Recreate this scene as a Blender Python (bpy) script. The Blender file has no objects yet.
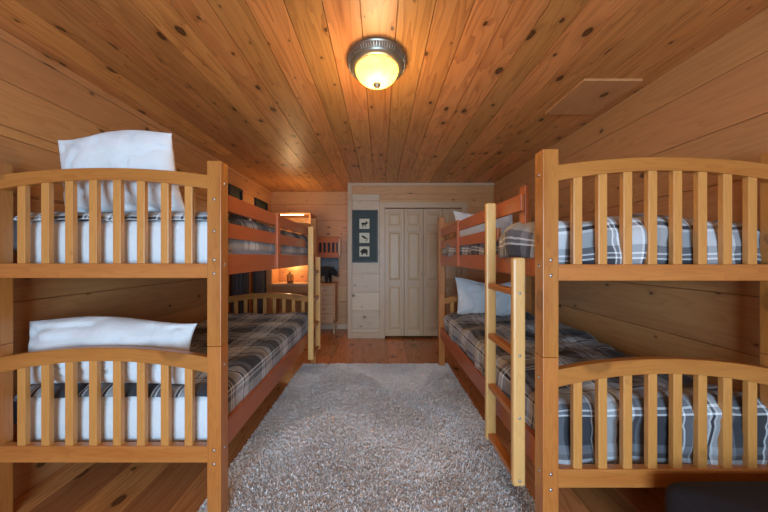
import bpy, math, random
import numpy as np
from mathutils import Vector, Matrix, Euler, noise
R = math.radians
random.seed(7)
col = bpy.context.scene.collection

# ------------------------------------------------------------------ materials
def new_mat(name):
    m = bpy.data.materials.new(name); m.use_nodes = True
    nt = m.node_tree; b = nt.nodes['Principled BSDF']
    return m, nt, b

def N(nt, kind, **kw):
    n = nt.nodes.new(kind)
    for k, v in kw.items():
        if k in n.inputs.keys(): n.inputs[k].default_value = v
        else: setattr(n, k, v)
    return n

def mathn(nt, op, a, b=None, c=None, clamp=False):
    n = nt.nodes.new('ShaderNodeMath'); n.operation = op; n.use_clamp = clamp
    for i, s in enumerate((a, b, c)):
        if s is None: continue
        if isinstance(s, (int, float)): n.inputs[i].default_value = s
        else: nt.links.new(s, n.inputs[i])
    return n.outputs[0]

def mixc(nt, fac, a, b, blend='MIX'):
    n = nt.nodes.new('ShaderNodeMix'); n.data_type = 'RGBA'; n.blend_type = blend
    for i, s in ((0, fac), (6, a), (7, b)):
        if isinstance(s, (int, float)): n.inputs[i].default_value = s
        elif isinstance(s, tuple): n.inputs[i].default_value = (*s, 1) if len(s) == 3 else s
        else: nt.links.new(s, n.inputs[i])
    return n.outputs[2]

def srgb(r, g, b):
    f = lambda c: ((c/255+0.055)/1.055)**2.4 if c > 10 else c/255/12.92
    return (f(r), f(g), f(b))

def wood(name, base, dark, rough=0.4, knots=1.0, var=0.25, grain=1.0, knot_scale=3.0, light=None, coat=0.0, contrast=1.0, bump=0.15, ksz=0.105):
    m, nt, b = new_mat(name); L = nt.links
    uv = nt.nodes.new('ShaderNodeUVMap'); geo = nt.nodes.new('ShaderNodeNewGeometry')
    rnd = geo.outputs['Random Per Island']
    sep = nt.nodes.new('ShaderNodeSeparateXYZ'); L.new(uv.outputs[0], sep.inputs[0])
    u = mathn(nt, 'ADD', sep.outputs[0], mathn(nt, 'MULTIPLY', rnd, 53.0))
    v = mathn(nt, 'ADD', sep.outputs[1], mathn(nt, 'MULTIPLY', rnd, 31.7))
    # knots
    kv = nt.nodes.new('ShaderNodeCombineXYZ'); L.new(u, kv.inputs[0]); L.new(mathn(nt, 'MULTIPLY', v, 1.5), kv.inputs[1])
    vo = N(nt, 'ShaderNodeTexVoronoi', voronoi_dimensions='2D'); vo.inputs['Scale'].default_value = knot_scale
    L.new(kv.outputs[0], vo.inputs['Vector'])
    d = vo.outputs['Distance']
    sc = nt.nodes.new('ShaderNodeSeparateColor'); L.new(vo.outputs['Color'], sc.inputs[0])
    size = mathn(nt, 'MULTIPLY_ADD', mathn(nt, 'POWER', sc.outputs[0], 2.5), ksz, 0.020)
    on = mathn(nt, 'GREATER_THAN', sc.outputs[1], 0.30)
    jit = N(nt, 'ShaderNodeTexNoise', noise_dimensions='2D'); jit.inputs['Scale'].default_value = 35
    L.new(kv.outputs[0], jit.inputs['Vector'])
    dj = mathn(nt, 'ADD', d, mathn(nt, 'MULTIPLY_ADD', jit.outputs['Fac'], 0.05, -0.025))
    rel = mathn(nt, 'DIVIDE', dj, size)
    kmask = mathn(nt, 'MULTIPLY', mathn(nt, 'SUBTRACT', 1.35, rel, clamp=True), on)
    halo = mathn(nt, 'MULTIPLY', mathn(nt, 'SUBTRACT', 1.0, mathn(nt, 'DIVIDE', rel, 4.0), clamp=True), on)
    # grain bending round the knots
    vb = mathn(nt, 'MULTIPLY_ADD', halo, 0.03, v)
    gv = nt.nodes.new('ShaderNodeCombineXYZ'); L.new(mathn(nt, 'MULTIPLY', u, 0.9), gv.inputs[0]); L.new(mathn(nt, 'MULTIPLY', vb, 9.0), gv.inputs[1])
    L.new(mathn(nt, 'MULTIPLY', rnd, 17.0), gv.inputs[2])
    n1 = N(nt, 'ShaderNodeTexNoise'); n1.inputs['Scale'].default_value = 1.0*grain; n1.inputs['Detail'].default_value = 2
    L.new(gv.outputs[0], n1.inputs['Vector'])
    rings = mathn(nt, 'FRACT', mathn(nt, 'MULTIPLY', n1.outputs['Fac'], 9.0))
    rings = mathn(nt, 'POWER', rings, 2.2)
    fv = nt.nodes.new('ShaderNodeCombineXYZ'); L.new(mathn(nt, 'MULTIPLY', u, 4.0), fv.inputs[0]); L.new(mathn(nt, 'MULTIPLY', vb, 170.0), fv.inputs[1])
    n2 = N(nt, 'ShaderNodeTexNoise'); n2.inputs['Scale'].default_value = 1.0; n2.inputs['Detail'].default_value = 3
    L.new(fv.outputs[0], n2.inputs['Vector'])
    f = mathn(nt, 'MULTIPLY_ADD', rings, 0.55, mathn(nt, 'MULTIPLY_ADD', n2.outputs['Fac'], 0.5, -0.12))
    f = mathn(nt, 'MULTIPLY', f, 0.62*contrast, clamp=True)
    c = mixc(nt, f, base, dark)
    if light is not None:
        bl = N(nt, 'ShaderNodeTexNoise'); bl.inputs['Scale'].default_value = 1.6; bl.inputs['Detail'].default_value = 1
        L.new(gv.outputs[0], bl.inputs['Vector'])
        c = mixc(nt, mathn(nt, 'MULTIPLY_ADD', bl.outputs['Fac'], 1.6, -0.5, clamp=True), c, mixc(nt, 0.5, c, light))
    # board to board
    wn = N(nt, 'ShaderNodeTexWhiteNoise', noise_dimensions='1D'); L.new(mathn(nt, 'MULTIPLY', rnd, 1000.0), wn.inputs['W'])
    hsv = nt.nodes.new('ShaderNodeHueSaturation'); L.new(c, hsv.inputs['Color'])
    L.new(mathn(nt, 'MULTIPLY_ADD', wn.outputs['Value'], 2*var, 1-var), hsv.inputs['Value'])
    L.new(mathn(nt, 'MULTIPLY_ADD', rnd, 0.012, 0.494), hsv.inputs['Hue'])
    c = hsv.outputs['Color']
    c = mixc(nt, mathn(nt, 'MULTIPLY', halo, 0.35*knots), c, tuple(x*0.6 for x in dark))
    c = mixc(nt, mathn(nt, 'MULTIPLY', mathn(nt, 'MULTIPLY', kmask, 2.2, clamp=True), 0.85*knots), c, mixc(nt, mathn(nt, 'MULTIPLY_ADD', rel, 3.0, -1.2, clamp=True), (0.085, 0.034, 0.013), (0.018, 0.008, 0.004)))
    L.new(c, b.inputs['Base Color'])
    b.inputs['Roughness'].default_value = rough
    if coat: b.inputs['Coat Weight'].default_value = coat; b.inputs['Coat Roughness'].default_value = 0.25
    bp = N(nt, 'ShaderNodeBump'); bp.inputs['Strength'].default_value = bump; bp.inputs['Distance'].default_value = 0.002
    L.new(f, bp.inputs['Height']); L.new(bp.outputs[0], b.inputs['Normal'])
    return m

def plain(name, c, rough=0.5, metal=0.0, nscale=40, nvar=0.12, bump=0.0, sheen=0.0, bdist=0.002):
    m, nt, b = new_mat(name); L = nt.links
    tc = nt.nodes.new('ShaderNodeTexCoord')
    n = N(nt, 'ShaderNodeTexNoise'); n.inputs['Scale'].default_value = nscale; n.inputs['Detail'].default_value = 3
    L.new(tc.outputs['Object'], n.inputs['Vector'])
    L.new(mixc(nt, n.outputs['Fac'], tuple(x*(1-nvar) for x in c), tuple(min(1, x*(1+nvar)) for x in c)), b.inputs['Base Color'])
    b.inputs['Roughness'].default_value = rough; b.inputs['Metallic'].default_value = metal
    if sheen: b.inputs['Sheen Weight'].default_value = sheen
    if bump:
        bp = N(nt, 'ShaderNodeBump'); bp.inputs['Strength'].default_value = bump; bp.inputs['Distance'].default_value = bdist
        L.new(n.outputs['Fac'], bp.inputs['Height']); L.new(bp.outputs[0], b.inputs['Normal'])
    return m

def plaid(name, stops, period=0.36, tint=(1, 1, 1)):
    m, nt, b = new_mat(name); L = nt.links
    uv = nt.nodes.new('ShaderNodeUVMap')
    sep = nt.nodes.new('ShaderNodeSeparateXYZ'); L.new(uv.outputs[0], sep.inputs[0])
    outs = []
    for i in range(2):
        t = mathn(nt, 'FRACT', mathn(nt, 'DIVIDE', mathn(nt, 'ADD', sep.outputs[i], 10.0 + 0.1*i), period))
        cr = nt.nodes.new('ShaderNodeValToRGB'); cr.color_ramp.interpolation = 'CONSTANT'
        e = cr.color_ramp.elements
        e[0].position = stops[0][0]; e[0].color = (*stops[0][1], 1)
        e[1].position = stops[1][0]; e[1].color = (*stops[1][1], 1)
        for p, cc in stops[2:]:
            x = e.new(p); x.color = (*cc, 1)
        L.new(t, cr.inputs[0]); outs.append(cr.outputs[0])
    # twill: the two thread sets show alternately, plus a fleck
    c = mixc(nt, 0.5, outs[0], outs[1])
    tc = N(nt, 'ShaderNodeTexNoise'); tc.inputs['Scale'].default_value = 260; L.new(uv.outputs[0], tc.inputs['Vector'])
    c = mixc(nt, 0.35, c, mixc(nt, tc.outputs['Fac'], (0.3, 0.3, 0.3), (1.6, 1.6, 1.6)), 'MULTIPLY')
    L.new(c, b.inputs['Base Color'])
    b.inputs['Roughness'].default_value = 0.9; b.inputs['Sheen Weight'].default_value = 0.15
    bp = N(nt, 'ShaderNodeBump'); bp.inputs['Strength'].default_value = 0.25; bp.inputs['Distance'].default_value = 0.001
    L.new(tc.outputs['Fac'], bp.inputs['Height']); L.new(bp.outputs[0], b.inputs['Normal'])
    return m

M = {}
M['ceiling'] = wood('knotty_pine_ceiling', srgb(206, 138, 76), srgb(132, 70, 30), rough=0.40, var=0.20, knot_scale=4.3, knots=1.0, contrast=1.5, light=srgb(224, 162, 98))
M['wall'] = wood('knotty_pine_wall', srgb(198, 142, 90), srgb(148, 92, 50), rough=0.45, var=0.10, knot_scale=3.0, ksz=0.07, knots=0.9, contrast=0.8)
M['pale'] = wood('pale_pine', srgb(200, 172, 142), srgb(166, 132, 102), rough=0.45, var=0.08, knot_scale=4.0, knots=0.9, contrast=0.8)
M['pale_clear'] = wood('pale_clear_pine', srgb(190, 158, 124), srgb(164, 128, 96), rough=0.42, var=0.04, knot_scale=2.0, knots=0.1, contrast=0.7)
M['floor'] = wood('pine_floor', srgb(202, 134, 80), srgb(142, 80, 40), rough=0.27, var=0.28, knot_scale=3.2, knots=0.9, contrast=1.3, coat=0.2)
M['bed'] = wood('honey_bed_wood', srgb(182, 112, 50), srgb(144, 76, 28), rough=0.34, var=0.10, knot_scale=2.2, knots=0.4, grain=2.0, light=srgb(206, 148, 78), coat=0.25, contrast=1.25, bump=0.05)
M['bed_shade_red'] = wood('shade_red_rail_wood', srgb(176, 96, 46), srgb(140, 66, 28), rough=0.36, var=0.08, knot_scale=2.0, knots=0.2, grain=1.6, coat=0.25, contrast=0.8, bump=0.05)  # bed wood with the warm shade of the aisle faces put into its colour
M['bed_light'] = wood('light_slat_wood', srgb(200, 142, 74), srgb(166, 104, 46), rough=0.34, var=0.08, knot_scale=2.0, knots=0.2, grain=2.0, coat=0.25, contrast=0.8, bump=0.05)
M['ladder'] = wood('pale_ladder_wood', srgb(222, 174, 108), srgb(190, 136, 72), rough=0.34, var=0.05, knot_scale=2.0, knots=0.3, grain=2.0, coat=0.2, contrast=0.9, bump=0.05)
M['bolt'] = plain('brushed_steel', (0.5, 0.5, 0.5), 0.35, 0.9)
W_ = (0.80, 0.82, 0.84); DK = (0.026, 0.028, 0.036); MD = (0.15, 0.158, 0.178); LT = (0.50, 0.52, 0.54); BR = (0.06, 0.053, 0.056)
M['plaid'] = plaid('grey_plaid', [(0, DK), (0.34, W_), (0.36, MD), (0.40, W_), (0.42, MD), (0.50, LT), (0.66, W_), (0.685, DK), (0.72, W_), (0.745, LT), (0.84, BR), (0.9, MD)])
M['sheet'] = plain('white_cotton', (0.70, 0.73, 0.76), 0.85, nscale=11, nvar=0.02, bump=1.0, bdist=0.012, sheen=0.1)
M['mattress_grey'] = plain('grey_ticking', (0.10, 0.10, 0.115), 0.9, nscale=120)
M['bronze'] = plain('aged_bronze', (0.26, 0.23, 0.18), 0.34, 0.8, nscale=25, nvar=0.3)
M['black'] = plain('matt_black', (0.012, 0.012, 0.014), 0.45)
M['fur'] = plain('black_fur', (0.014, 0.015, 0.018), 0.9, nscale=160, nvar=0.5, bump=0.8)
M['muzzle'] = plain('brown_fur', (0.16, 0.09, 0.05), 0.9, nscale=160, bump=0.5)
M['ottoman'] = plain('dark_plum_fabric', (0.016, 0.013, 0.018), 0.95, nscale=300, nvar=0.25, bump=0.5)
M['curtain'] = plain('slate_curtain', (0.065, 0.07, 0.085), 0.95, nscale=200, nvar=0.15, bump=0.3)
M['mat_green'] = plain('dark_green_mount', (0.016, 0.028, 0.025), 0.6, nscale=14, nvar=0.6)
M['cream'] = plain('cream_paper', (0.60, 0.56, 0.42), 0.8, nscale=60)
M['ink'] = plain('dark_ink', (0.03, 0.024, 0.02), 0.8)
M['slate'] = plain('slate_blue_cloth', (0.17, 0.21, 0.25), 0.9, nscale=60)
M['brass'] = plain('dark_brass', (0.16, 0.09, 0.04), 0.35, 0.8)
M['outer'] = plain('rug_backing', (0.6, 0.6, 0.6), 0.95)
M['frame_white'] = plain('white_window_frame', (0.7, 0.7, 0.7), 0.5)
def pile_mat():
    m, nt, b = new_mat('shag_pile'); L = nt.links
    geo = nt.nodes.new('ShaderNodeNewGeometry'); tc = nt.nodes.new('ShaderNodeTexCoord')
    cr = nt.nodes.new('ShaderNodeValToRGB'); e = cr.color_ramp.elements
    e[0].color = (0.78, 0.78, 0.79, 1); e[1].color = (0.92, 0.92, 0.93, 1)
    L.new(geo.outputs['Random Per Island'], cr.inputs[0])
    n = N(nt, 'ShaderNodeTexNoise'); n.inputs['Scale'].default_value = 3.0; n.inputs['Detail'].default_value = 3
    L.new(tc.outputs['Object'], n.inputs['Vector'])
    L.new(mixc(nt, mathn(nt, 'MULTIPLY_ADD', n.outputs['Fac'], 2.0, -0.7, clamp=True), cr.outputs[0], mixc(nt, 1.0, cr.outputs[0], (0.88, 0.83, 0.78), 'MULTIPLY')), b.inputs['Base Color'])
    b.inputs['Roughness'].default_value = 0.95
    return m
M['pile'] = pile_mat()
def emis(name, c, s):
    m, nt, b = new_mat(name)
    b.inputs['Base Color'].default_value = (*c, 1); b.inputs['Emission Color'].default_value = (*c, 1); b.inputs['Emission Strength'].default_value = s
    return m
M['bulb'] = emis('warm_bulb', (1.0, 0.62, 0.28), 12)
def bowl_mat():
    m, nt, b = new_mat('amber_alabaster_glass'); L = nt.links
    tc = nt.nodes.new('ShaderNodeTexCoord')
    n = N(nt, 'ShaderNodeTexNoise'); n.inputs['Scale'].default_value = 9; n.inputs['Detail'].default_value = 3; n.inputs['Distortion'].default_value = 1.5
    L.new(tc.outputs['Object'], n.inputs['Vector'])
    c = mixc(nt, n.outputs['Fac'], (0.62, 0.27, 0.045), (0.75, 0.44, 0.15))
    tr = nt.nodes.new('ShaderNodeBsdfTranslucent'); L.new(c, tr.inputs[0])
    L.new(c, b.inputs['Base Color']); b.inputs['Roughness'].default_value = 0.3
    L.new(c, b.inputs['Emission Color']); b.inputs['Emission Strength'].default_value = 0.30
    mx = nt.nodes.new('ShaderNodeMixShader'); mx.inputs[0].default_value = 0.65
    L.new(b.outputs[0], mx.inputs[1]); L.new(tr.outputs[0], mx.inputs[2])
    L.new(mx.outputs[0], nt.nodes['Material Output'].inputs[0])
    return m
M['bowl'] = bowl_mat()
def glass_mat():
    m, nt, b = new_mat('window_glass')
    b.inputs['Transmission Weight'].default_value = 1; b.inputs['Roughness'].default_value = 0.0; b.inputs['IOR'].default_value = 1.45
    return m
M['glass'] = glass_mat()

# ------------------------------------------------------------------ mesh helpers
class MB:
    def __init__(s): s.v = []; s.f = []; s.uv = []
    def box(s, x0, x1, y0, y1, z0, z1, g=None, T=None):
        lo = (x0, y0, z0); hi = (x1, y1, z1)
        if g is None: g = max(range(3), key=lambda i: hi[i]-lo[i])
        n = len(s.v)
        P = [(hi[0] if i & 1 else lo[0], hi[1] if i & 2 else lo[1], hi[2] if i & 4 else lo[2]) for i in range(8)]
        for f, ax in (((0, 2, 3, 1), 2), ((4, 5, 7, 6), 2), ((0, 1, 5, 4), 1), ((2, 6, 7, 3), 1), ((0, 4, 6, 2), 0), ((1, 3, 7, 5), 0)):
            s.f.append([n+k for k in f])
            o = [a for a in range(3) if a != ax]
            if ax == g: a, b = o
            else: a = g; b = [q for q in o if q != g][0]
            for k in f: s.uv.append((P[k][a], P[k][b]+(0.37 if ax == 1 else 0)))
        s.v += [tuple(T @ Vector(p)) if T else p for p in P]
        return s
    def extrude(s, pts, axis, a, b):
        """prism: 2-D outline (counter-clockwise) pushed from a to b along axis; grain along the outline's first axis"""
        n = len(s.v); k = len(pts)
        def P(p, t):
            return {0: (t, p[0], p[1]), 1: (p[0], t, p[1]), 2: (p[0], p[1], t)}[axis]
        s.v += [P(p, a) for p in pts]+[P(p, b) for p in pts]
        s.f.append([n+i for i in range(k)][::-1] if axis != 1 else [n+i for i in range(k)])
        s.uv += [pts[i] for i in (range(k-1, -1, -1) if axis != 1 else range(k))]
        s.f.append([n+k+i for i in range(k)] if axis != 1 else [n+k+i for i in range(k-1, -1, -1)])
        s.uv += [pts[i] for i in (range(k) if axis != 1 else range(k-1, -1, -1))]
        for i in range(k):
            j = (i+1) % k
            q = [n+i, n+j, n+k+j, n+k+i]; w = [(pts[i][0], a), (pts[j][0], a), (pts[j][0], b), (pts[i][0], b)]
            if axis == 1: q.reverse(); w.reverse()
            s.f.append(q); s.uv += w
        return s
    def lathe(s, prof, c=(0, 0, 0), seg=32, axis=2):
        n = len(s.v); k = len(prof)
        for i in range(seg):
            a = 2*math.pi*i/seg
            for r, z in prof:
                p = [r*math.cos(a), r*math.sin(a), z]
                if axis == 1: p = [p[0], p[2], -p[1]]
                if axis == 0: p = [p[2], p[0], p[1]]
                s.v.append((p[0]+c[0], p[1]+c[1], p[2]+c[2]))
        for i in range(seg):
            j = (i+1) % seg
            for q in range(k-1):
                s.f.append([n+i*k+q, n+j*k+q, n+j*k+q+1, n+i*k+q+1])
                s.uv += [(i/seg, q/k), ((i+1)/seg, q/k), ((i+1)/seg, (q+1)/k), (i/seg, (q+1)/k)]
        return s
    def build(s, name, mat, parent=None, bevel=0, smooth=False, label=None):
        me = bpy.data.meshes.new(name)
        me.from_pydata(s.v, [], s.f)
        uvl = me.uv_layers.new(name='UVMap')
        uvl.data.foreach_set('uv', np.array(s.uv, dtype=np.float32).ravel())
        me.materials.append(mat)
        if smooth: me.polygons.foreach_set('use_smooth', [True]*len(me.polygons))
        me.update()
        o = bpy.data.objects.new(name, me); col.objects.link(o)
        if parent is not None: o.parent = parent
        if bevel:
            b = o.modifiers.new('bevel', 'BEVEL'); b.width = bevel; b.segments = 2; b.limit_method = 'ANGLE'; b.angle_limit = R(40)
        if label: o['label'] = label
        return o

def rebase(o, loc):
    """put the origin of a top-level mesh at loc without moving it"""
    me = o.data; me.transform(Matrix.Translation(-Vector(loc))); o.location = loc; return o

def thing(name, label, cat, loc=(0, 0, 0), rz=0, group=None):
    o = bpy.data.objects.new(name, None); col.objects.link(o); o.empty_display_size = 0.1
    o.location = loc; o.rotation_euler = (0, 0, rz); o['label'] = label; o['category'] = cat
    if group: o['group'] = group
    return o
def tag(o, label, cat, group=None):
    o['label'] = label; o['category'] = cat
    if group: o['group'] = group
    return o
def struct(o): o['kind'] = 'structure'; return o

def planks(mb, plane, fix0, fix1, u0, u1, v0, v1, w, holes=(), lmin=1.2, lmax=3.2, off=0.0, joints=True, gp=0.0006):
    """boards running along u, stacked along v. plane: which axis is normal; (u axis, v axis) given below"""
    ax = {'ceil': (1, 0, 2), 'left': (1, 2, 0), 'back': (0, 2, 1)}[plane]
    v = v0-off
    while v < v1-1e-4:
        a, b = max(v, v0), min(v+w, v1)
        v += w
        if b-a < 0.004: continue
        cuts = [a, b]
        for h in holes:
            for q in (h[2], h[3]):
                if a+0.003 < q < b-0.003: cuts.append(q)
        cuts.sort()
        js = [u0]
        if joints:
            t = u0+random.uniform(0.3, lmax)
            while t < u1-0.3: js.append(t); t += random.uniform(lmin, lmax)
        js.append(u1)
        for ca, cb in zip(cuts, cuts[1:]):
            for ja, jb in zip(js, js[1:]):
                segs = [(ja, jb)]
                for h in holes:
                    if (ca+cb)/2 > h[2] and (ca+cb)/2 < h[3]:
                        ns = []
                        for p, q in segs:
                            if h[1] <= p or h[0] >= q: ns.append((p, q)); continue
                            if h[0]-p > 0.005: ns.append((p, h[0]))
                            if q-h[1] > 0.005: ns.append((h[1], q))
                        segs = ns
                for p, q in segs:
                    lo = [0]*3; hi = [0]*3
                    lo[ax[0]] = p+0.0003; hi[ax[0]] = q-0.0003; lo[ax[1]] = ca+gp; hi[ax[1]] = cb-gp; lo[ax[2]] = fix0; hi[ax[2]] = fix1
                    mb.box(lo[0], hi[0], lo[1], hi[1], lo[2], hi[2], g=ax[0])

# ------------------------------------------------------------------ room (camera at origin, looking along +Y)
H = 2.43; CZ = 1.28
XL, XR = -1.92, 1.79; YB = -2.3; YF = 4.69; YC = 4.15; XC = -0.49
T_ = 0.02
mb = MB(); planks(mb, 'ceil', -T_, 0, YB, YF+0.02, XL-0.02, XR+0.02, 0.235, off=0.06, lmin=1.5, lmax=4)
mb.box(XL-0.1, XR+0.1, YB-0.1, YF+0.1, -0.1, -T_-0.001)
f_ = struct(mb.build('floor', M['floor'], bevel=0.0015))
mb = MB(); planks(mb, 'ceil', H, H+T_, YB, YF+0.02, XL-0.02, XR+0.02, 0.172, off=0.040, lmin=3.4, lmax=6, gp=0.0020)
mb.box(XL-0.1, XR+0.1, YB-0.1, YF+0.1, H+T_+0.001, H+0.1)
struct(mb.build('ceiling', M['ceiling'], bevel=0.005))
WIN = (3.79, 3.98, 1.60, 1.95)
mb = MB(); planks(mb, 'left', XL-T_, XL, YB, YF+0.02, 0, H, 0.285, holes=[WIN], off=0.1, joints=False, gp=0.0012)
for b in ((YB, WIN[0], 0, H), (WIN[1], YF, 0, H), (WIN[0], WIN[1], 0, WIN[2]), (WIN[0], WIN[1], WIN[3], H)): mb.box(XL-0.06, XL-T_-0.001, *b)
struct(mb.build('wall_left', M['wall'], bevel=0.003))
mb = MB(); planks(mb, 'left', XR, XR+T_, YB, YF+0.02, 0, H, 0.285, off=0.05, joints=False, gp=0.0012); mb.box(XR+T_+0.001, XR+0.06, YB, YF, 0, H)
struct(mb.build('wall_right', M['wall'], bevel=0.003))
mb = MB(); planks(mb, 'back', YF, YF+T_, XL, XR, 0, H, 0.285, joints=False, off=0.08, gp=0.0012); mb.box(XL, XR, YF+T_+0.001, YF+0.06, 0, H)
struct(mb.build('wall_far', M['wall'], bevel=0.003))
DX0, DX1, DZ1 = 0.085, 1.285, 2.04
mb = MB(); planks(mb, 'back', YC, YC+T_, XC, XR, 0, H, 0.285, holes=[(DX0, DX1, 0, DZ1), (-0.43, 0.0, 0, 2.26)], joints=False, off=0.10)
struct(mb.build('wall_back', M['wall'], bevel=0.003))
mb = MB(); planks(mb, 'back', YC+0.004, YC+T_, -0.43, 0.0, 0.0, 2.26, 0.287, joints=False, off=0.14)
struct(mb.build('wall_column', M['pale'], bevel=0.003))
mb = MB(); planks(mb, 'left', XC, XC+T_, YC+T_, YF, 0, H, 0.285, joints=False)
struct(mb.build('wall_closet_side', M['wall'], bevel=0.003))
# wall behind the camera with a wide glazed door that lets the daylight in
GX0, GX1, GZ1 = -1.05, 1.05, 2.08
mb = MB(); planks(mb, 'back', YB-T_, YB, XL, XR, 0, H, 0.285, holes=[(GX0, GX1, 0.05, GZ1)], off=0.1)
struct(mb.build('wall_front', M['wall'], bevel=0.003))
# trims
def trim(i, *b, mat='pale_clear', bev=0.003):
    return struct(MB().box(*b).build('trim_%d' % i, M[mat], bevel=bev))
trim(1, XC-0.008, -0.43, YC-0.014, YC, 0.0, H-0.02)            # closet corner board
trim(2, 0.0, DX0, YC-0.014, YC, 0.0, DZ1+0.09)
trim(3, DX1, DX1+0.085, YC-0.014, YC, 0.0, DZ1+0.09)
trim(4, DX0, DX1, YC-0.014, YC, DZ1, DZ1+0.09)
trim(5, XC-0.008, XR, YC-0.02, YC, H-0.045, H)
trim(6, XL, XL+0.035, YB, 1.02, H-0.075, H-0.0, mat='wall', bev=0.012)
trim(7, XL, XL+0.022, 1.02, YF, H-0.05, H-0.0, mat='wall', bev=0.008)
trim(8, -0.43, 0.0, YC-0.010, YC+0.004, 0.0, 0.095)
struct(MB().box(XL, XC-0.008, YF-0.015, YF, 0, 0.085).build('baseboard_far', M['pale'], bevel=0.003))
struct(MB().box(XL, XL+0.015, 3.3, YF-0.015, 0, 0.085).build('baseboard_left', M['wall'], bevel=0.003))
struct(MB().box(XR-0.015, XR, YB, YC, 0, 0.085).build('baseboard_right', M['wall'], bevel=0.003))
# left window pane
mb = MB(); y0, y1, z0, z1 = WIN
for b in ((y0-0.02, y0+0.012, z0-0.02, z1+0.02), (y1-0.012, y1+0.02, z0-0.02, z1+0.02), (y0+0.012, y1-0.012, z0-0.02, z0+0.012), (y0+0.012, y1-0.012, z1-0.012, z1+0.02)):
    mb.box(XL-0.002, XL+0.012, *b)
w1 = struct(mb.build('window_1', M['wall'], bevel=0.002))
MB().box(XL-0.014, XL-0.010, y0, y1, z0, z1).build('pane', M['glass'], w1)
# glazed door behind the camera
mb = MB()
for b in ((GX0, GX0+0.05, 0.05, GZ1), (GX1-0.05, GX1, 0.05, GZ1), (GX0+0.05, GX1-0.05, 0.05, 0.12), (GX0+0.05, GX1-0.05, GZ1-0.06, GZ1), (-0.03, 0.03, 0.12, GZ1-0.06)):
    mb.box(b[0], b[1], YB-0.03, YB+0.01, b[2], b[3])
struct(mb.build('door_2', M['frame_white'], bevel=0.003))

# bifold closet doors
lw = (DX1-DX0)/4
for i in range(4):
    x0 = DX0+i*lw+0.002; x1 = DX0+(i+1)*lw-0.002; yd = YC+0.014
    mb = MB(); st = 0.048
    mb.box(x0, x0+st, yd-0.016, yd+0.016, 0.035, DZ1-0.01); mb.box(x1-st, x1, yd-0.016, yd+0.016, 0.035, DZ1-0.01)
    zz = [(0.035, 0.13), (0.82, 0.90), (1.67, 1.75), (DZ1-0.075, DZ1-0.01)]
    for a, b in zz: mb.box(x0+st+0.0005, x1-st-0.0005, yd-0.016, yd+0.016, a, b, g=0)
    d = mb.build('closet_door', M['pale_clear'], bevel=0.004)
    for (a, b) in ((0.13, 0.82), (0.90, 1.67), (1.75, DZ1-0.075)):
        pm = MB(); q = 0.0
        pm.box(x0+st, x1-st, yd-0.004, yd+0.006, a, b, g=2)
        # raised field with sloping edges
        n = len(pm.v); xa, xb = x0+st+0.012, x1-st-0.012; za, zb = a+0.014, b-0.014; s_ = 0.028
        pm.v += [(xa, yd-0.004, za), (xb, yd-0.004, za), (xb, yd-0.004, zb), (xa, yd-0.004, zb), (xa+s_, yd-0.014, za+s_), (xb-s_, yd-0.014, za+s_), (xb-s_, yd-0.014, zb-s_), (xa+s_, yd-0.014, zb-s_)]
        for f in ((4, 5, 6, 7), (0, 1, 5, 4), (1, 2, 6, 5), (2, 3, 7, 6), (3, 0, 4, 7)):
            pm.f.append([n+k for k in f]); pm.uv += [(pm.v[n+k][2], pm.v[n+k][0]) for k in f]
        pm.build('raised_panel', M['pale_clear'], d)
    if i in (1, 2):
        kx = x1-0.024 if i == 1 else x0+0.024
        MB().lathe([(0, -0.03), (0.012, -0.028), (0.014, -0.018), (0.006, -0.010), (0.006, 0)], (kx, yd-0.016, 1.0), 16, axis=1).build('knob', M['pale_clear'], d, smooth=True)
    tag(d, ['leftmost pale pine bifold closet leaf beside the column with the picture', 'second pale pine bifold closet leaf from the picture column, with a knob',
            'third pale pine bifold closet leaf, partly behind the right bunk bed', 'rightmost pale pine bifold closet leaf, behind the right bunk bed'][i], 'closet door', 'closet doors')
    rebase(d, (x0, yd, 0.035))
    for c in d.children: c.data.transform(Matrix.Translation(-Vector((x0, yd, 0.035))))

# ------------------------------------------------------------------ bunk beds
PW = 0.066; PD = 0.060
def arch_pts(x0, x1, zend_lo, zend_hi, zmid_lo, zmid_hi, n=24):
    P = []
    for i in range(n+1):
        t = i/n; s = 4*t*(1-t); P.append((x0+(x1-x0)*t, zend_lo+(zmid_lo-zend_lo)*s))
    for i in range(n, -1, -1):
        t = i/n; s = 4*t*(1-t); P.append((x0+(x1-x0)*t, zend_hi+(zmid_hi-zend_hi)*s))
    return P
def bolt(mb, c, axis, sgn, r=0.0075):
    pr = [(0, 0.0035*sgn), (r*0.6, 0.003*sgn), (r, 0.0), (0, 0.0)]
    mb.lathe(pr if True else pr, c, 14, axis=axis)

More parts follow.
